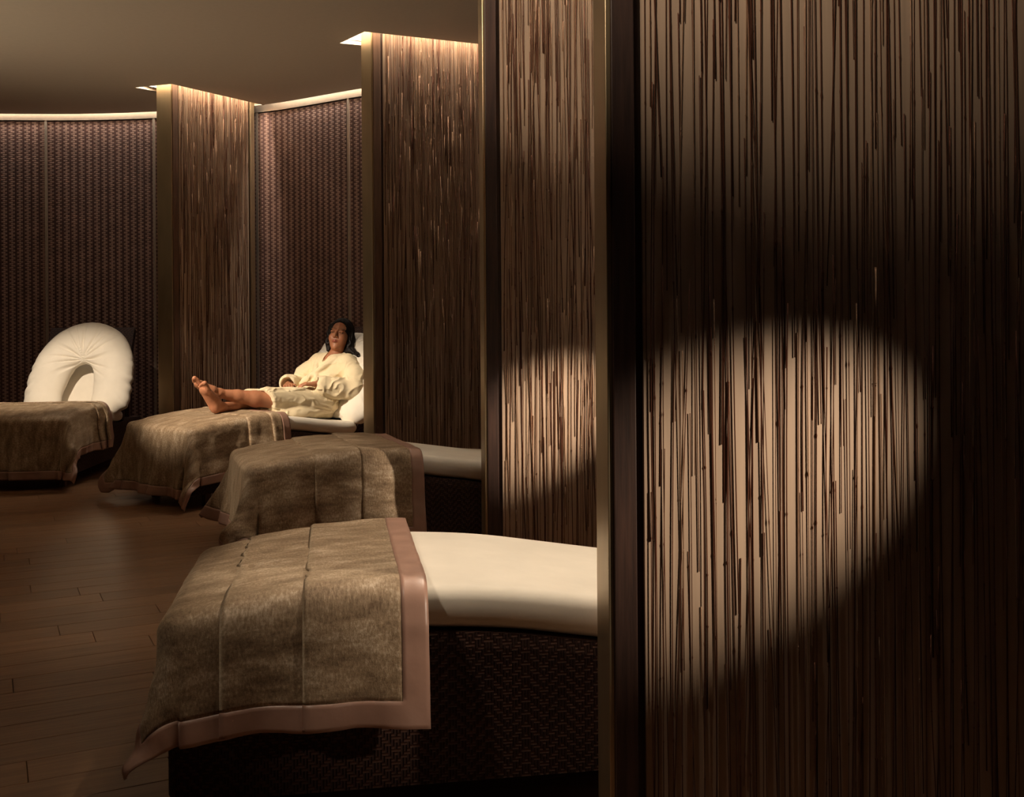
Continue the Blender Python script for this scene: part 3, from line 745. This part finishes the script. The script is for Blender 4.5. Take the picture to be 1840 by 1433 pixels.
# legs, crossed at the ankles
B.chain([((1.33, -.09, .585), .085), ((.84, -.115, .640), .058)], .03)
B.chain([((.84, -.115, .640), .058), ((.72, -.075, .655), .056), ((.60, -.040, .680), .043), ((.470, -.012, .705), .030)], .02)
B.chain([((1.33, .09, .575), .085), ((.86, .075, .620), .056)], .03)
B.chain([((.86, .075, .620), .056), ((.74, .050, .622), .052), ((.60, -.005, .615), .039), ((.455, -.055, .612), .029)], .02)
def foot(ankle, heel, ball, side, thumb):
    """side: across the foot; thumb: +1 when the big toe lies towards +side"""
    ankle, heel, ball, side = (np.array(x, float) for x in (ankle, heel, ball, side)); d = ball-heel; d /= np.linalg.norm(d)
    side = side-d*(side@d); side /= np.linalg.norm(side); top = np.cross(d, side); 
    if top@(ankle-heel) < 0: top = -top
    B.cap(ankle, heel+d*.050+top*.030, .031, .033, .02); B.cap(ankle, heel+top*.006, .030, .029, .02)
    for o in (.6, -.6): B.ell(ankle+side*.026*np.sign(o)+d*.004, (.011, .011, .013), .01)
    R = np.stack([side, top, d], 1)
    B.ell(heel+top*.004+d*.006, (.033, .032, .037), .015, 'add', R)
    B.cap(heel+d*.03+top*.012, ball-d*.02+top*.008, .030, .028, .02)
    B.cap(heel+d*.02-side*thumb*.017, ball-side*thumb*.030-d*.01, .022, .019, .012)
    B.ell(ball+top*.002, (.052, .023, .030), .015, 'add', R)
    B.cap(heel+d*.05+top*.035, ball+top*.010, .026, .018, .02)
    for j, (o, r0, l) in enumerate(((.036, .0155, .050), (.012, .0110, .045), (-.007, .0105, .039), (-.024, .0100, .033), (-.040, .0095, .025))):
        a = ball+side*thumb*o+d*(.012-.004*max(0, j-1)); b = a+d*l*.6+top*.005; c = a+d*l+top*.001
        B.chain([(a, r0), (b, r0*.92), (c, r0*1.02)], .003)
foot((.470, -.012, .705), (.425, -.018, .672), (.318, .004, .775), (.15, 1, 0), -1)
foot((.455, -.055, .612), (.400, -.066, .603), (.312, -.080, .738), (-.15, 1, .1), -1)
LT = lT(2)
woman = thing('person', 'woman with long black hair in a cream bathrobe reclining barefoot on a lounger, eyes closed', 'person', LT.translation, math.radians(LO[2][1]))
body = sdf_obj('body', B, M['skin'], woman, smooth_it=1)
me = body.data; P = np.empty(len(me.vertices)*3); me.vertices.foreach_get('co', P); P = P.reshape(-1, 3)
Lc = ((P-HC)@HR)/hs; x, y, z = Lc.T; ax_ = np.abs(x)
col = np.tile(np.array([.46, .20, .105]), (len(P), 1))
def blend(mask, c):
    global col
    mask = np.clip(mask, 0, 1)[:, None]; col = col*(1-mask)+np.array(c)*mask
face = (y > .055) & (z > -.11) & (z < .07) & (ax_ < .07)
blend(face*np.exp(-((ax_-.037)**2/.0004+(z+.030)**2/.0006))*.35, (.47, .16, .085))
lipc = np.where(z > -.0590, np.exp(-((z+.0535+.10*ax_*0)**2)/(2*.0022**2)), np.exp(-((z+.0640)**2)/(2*.0030**2)))
blend(face*(y > .074)*(ax_ < .023)*np.clip(lipc*1.3, 0, 1)*np.clip((.023-ax_)/.006, 0, 1), (.33, .075, .055))
brz = .0275+.004*np.sin(np.clip((ax_-.012)/.034, 0, 1)*PI)
blend(face*(ax_ > .012)*(ax_ < .050)*np.exp(-((z-brz-.002)**2)/(2*.0022**2))*.9, (.03, .015, .010))
lash = .0045-.0022*np.sin(np.clip((ax_-.016)/.031, 0, 1)*PI)
blend(face*(y > .066)*(ax_ > .0155)*(ax_ < .048)*np.exp(-((z-lash)**2)/(2*.0016**2)), (.03, .012, .008))
blend(((P[:, 0] < .42)*.25), (.45, .19, .105))
ca = me.color_attributes.new('tint', 'FLOAT_COLOR', 'POINT'); ca.data.foreach_set('color', np.c_[col, np.ones(len(col))].astype(np.float32).ravel())

# robe
Rb = Field((.62, -.46, .40), (1.78, .46, 1.06), .004, .05)
Rb.ell((1.345, 0, .575), (.150, .195, .125), .03); Rb.ell((1.40, 0, .70), (.120, .165, .145), .05)
Rb.ell((1.485, 0, .82), (.115, .180, .135), .05); Rb.chain([((1.505, -.155, .880), .068), ((1.535, 0, .885), .075), ((1.505, .155, .880), .068)], .04)
for s, kn in ((-1, (.80, -.100, .645)), (1, (.80, .075, .628))): Rb.cap((1.30, s*.09, .590), kn, .112, .086, .05)
Rb.cap((1.30, 0, .585), (.80, -.01, .62), .11, .085, .05)
Rb.ell((1.02, -.03, .53), (.36, .20, .075), .04)
Rb.chain([((1.515, -.165, .875), .072), ((1.50, -.255, .78), .078), ((1.465, -.275, .69), .082)], .03)
Rb.chain([((1.465, -.275, .69), .080), ((1.35, -.222, .705), .070), ((1.285, -.185, .718), .068)], .03)
Rb.chain([((1.50, .165, .875), .072), ((1.42, .245, .78), .074), ((1.38, .265, .70), .076)], .03)
Rb.chain([((1.38, .265, .70), .074), ((1.28, .205, .712), .062), ((1.215, .160, .722), .062)], .03)
# turned-back cuffs
def ring(c, d, R, r, k=.004):
    c, d = np.array(c, float), np.array(d, float); d /= np.linalg.norm(d); a = np.cross(d, (0, 0, 1)); a /= np.linalg.norm(a); b = np.cross(d, a)
    pts = [(tuple(c+R*(a*math.cos(t)+b*math.sin(t))), r) for t in np.linspace(0, 2*PI, 17)]; Rb.chain(pts, k)
for c0, c1 in (((1.315, -.202, .712), (1.262, -.170, .724)), ((1.245, .178, .717), (1.20, .150, .724))):
    c0, c1 = np.array(c0), np.array(c1); Rb.cap(c0, c1, .071, .074, .006); ring(c1, c1-c0, .062, .013)
    d = (c1-c0)/np.linalg.norm(c1-c0); Rb.cap(c1-d*.02, c1+d*.12, .050, .052, .006, 'sub')
# shawl collar and front overlap
Rb.chain([((1.575, .03, .945), .022), ((1.540, .088, .940), .028), ((1.445, .085, .910), .028), ((1.365, .03, .845), .028), ((1.30, -.05, .770), .022)], .002)
Rb.chain([((1.590, .0, .950), .022), ((1.560, -.088, .940), .030), ((1.450, -.090, .910), .030), ((1.365, -.050, .850), .030), ((1.290, .03, .775), .026), ((1.255, .08, .720), .018)], .002)
# tied belt
Rb.chain([((1.40, -.175, .665), .014), ((1.325, -.12, .705), .014), ((1.275, -.02, .722), .016), ((1.30, .10, .712), .014), ((1.40, .165, .67), .014)], .005)
Rb.ell((1.270, -.01, .728), (.022, .028, .020), .004); Rb.cap((1.265, -.02, .725), (1.21, -.055, .705), .011, .010, .004)
# open neck, hem cut, leg tunnels
Rb.cap((1.515, -.002, .915), hp(0, .02, -.05), .060, .070, .006, 'sub'); Rb.cap((1.50, -.01, .945), (1.40, -.01, .905), .040, .012, .006, 'sub')
for kn, an in (((.92, -.115, .640), (.60, -.05, .655)), ((.92, .075, .615), (.60, .01, .618))): Rb.cap(kn, an, .066, .062, .01, 'sub')
X = (Rb.lo[0]+Rb.h*np.arange(Rb.n[0]))[:, None, None]; Y = (Rb.lo[1]+Rb.h*np.arange(Rb.n[1]))[None, :, None]; Z = (Rb.lo[2]+Rb.h*np.arange(Rb.n[2]))[None, None, :]
cut = (.775-.16*(Y)-.30*(Z-.62)-X)*.93
cut = cut+.010*np.sin(Y*26)+0*Z
Rb.D = np.maximum(Rb.D, np.clip(cut, -.05, .05)).astype(np.float32)
def mat_top(u): return zbody(u)+MT
def rest(P):
    P = P.copy(); fl = mat_top(P[:, 0])+.012+.012*np.clip((.80-P[:, 0])/.1, 0, 1); P[:, 2] = np.where(P[:, 2] < fl, fl+(P[:, 2]-fl)*.06, P[:, 2]); return P
robe = sdf_obj('bathrobe', Rb, M['robe'], woman, warp=rest, smooth_it=2)
me = robe.data; n = len(me.vertices); P = np.empty(n*3); Nn = np.empty(n*3); me.vertices.foreach_get('co', P); me.vertices.foreach_get('normal', Nn); P = P.reshape(-1, 3); Nn = Nn.reshape(-1, 3)
def folds(p):
    u, w_, z = (float(q) for q in p)
    a = noise.fractal(Vector((u*4, w_*7, z*7)), 1, 2, 3)
    if z < .70 and u < 1.32: v = (u*2.0+z*3+w_*1.0+.5*a, w_*3-z*4, 0)          # long creases over the thighs
    else: v = (w_*5+.6*a, z*4-u*2, u*3)
    r = 1-abs(noise.noise(Vector(v)*2.6))*2.4
    return (.010*max(0, r)**1.5+.008*a)*(.5 if z > .8 else 1)
amp = np.array([folds(p) for p in P]); P = P+Nn*(amp-.004)[:, None]; me.vertices.foreach_set('co', P.ravel()); me.update()

# hair
Hr = Field((1.34, -.40, .74), (1.80, .26, 1.28), .0028, .04)
def ha(c, r, k, op='add'): Hr.ell(hp(*c), np.array(r)*hs, k, op, HR)
ha((0, -.020, .042), (.081, .098, .090), .01); ha((0, -.050, -.030), (.074, .066, .095), .03)
for s in (-1, 1):
    Hr.chain([(hp(s*.066, .030 if s > 0 else .0, .055), .018), (hp(s*.077, .012 if s > 0 else -.006, .010), .019), (hp(s*.079, .002, -.050), .020), (hp(s*.068, -.005, -.105), .018)], .02)
Hr.chain([(hp(-.070, -.025, -.02), .040), (hp(-.078, -.022, -.08), .034), (hp(-.076, -.012, -.125), .030), ((1.565, -.145, .975), .022), ((1.570, -.205, .945), .012), ((1.580, -.245, .905), .0055), ((1.58, -.265, .880), .003)], .015)
Hr.chain([(hp(-.078, -.005, -.06), .022), (hp(-.074, .0, -.115), .020), ((1.545, -.135, .975), .016), ((1.545, -.185, .956), .0075), ((1.550, -.225, .930), .004)], .01)
ha((-.006, .100, -.020), (.072, .072, .080), .008, 'sub'); ha((-.006, .090, .044), (.060, .062, .042), .008, 'sub')
ha((0, .06, -.105), (.055, .055, .05), .01, 'sub')
hair = sdf_obj('hair', Hr, M['hair'], woman, smooth_it=1)
me = hair.data; n = len(me.vertices); P = np.empty(n*3); Nn = np.empty(n*3); me.vertices.foreach_get('co', P); me.vertices.foreach_get('normal', Nn); P = P.reshape(-1, 3); Nn = Nn.reshape(-1, 3)
Lc = (P-HC)@HR; an = np.arctan2(Lc[:, 0], -Lc[:, 1]+.02)
P = P+Nn*(.0016*np.sin(an*46+Lc[:, 2]*18)+.0012*np.sin(an*83-Lc[:, 2]*25))[:, None]; me.vertices.foreach_set('co', P.ravel()); me.update()
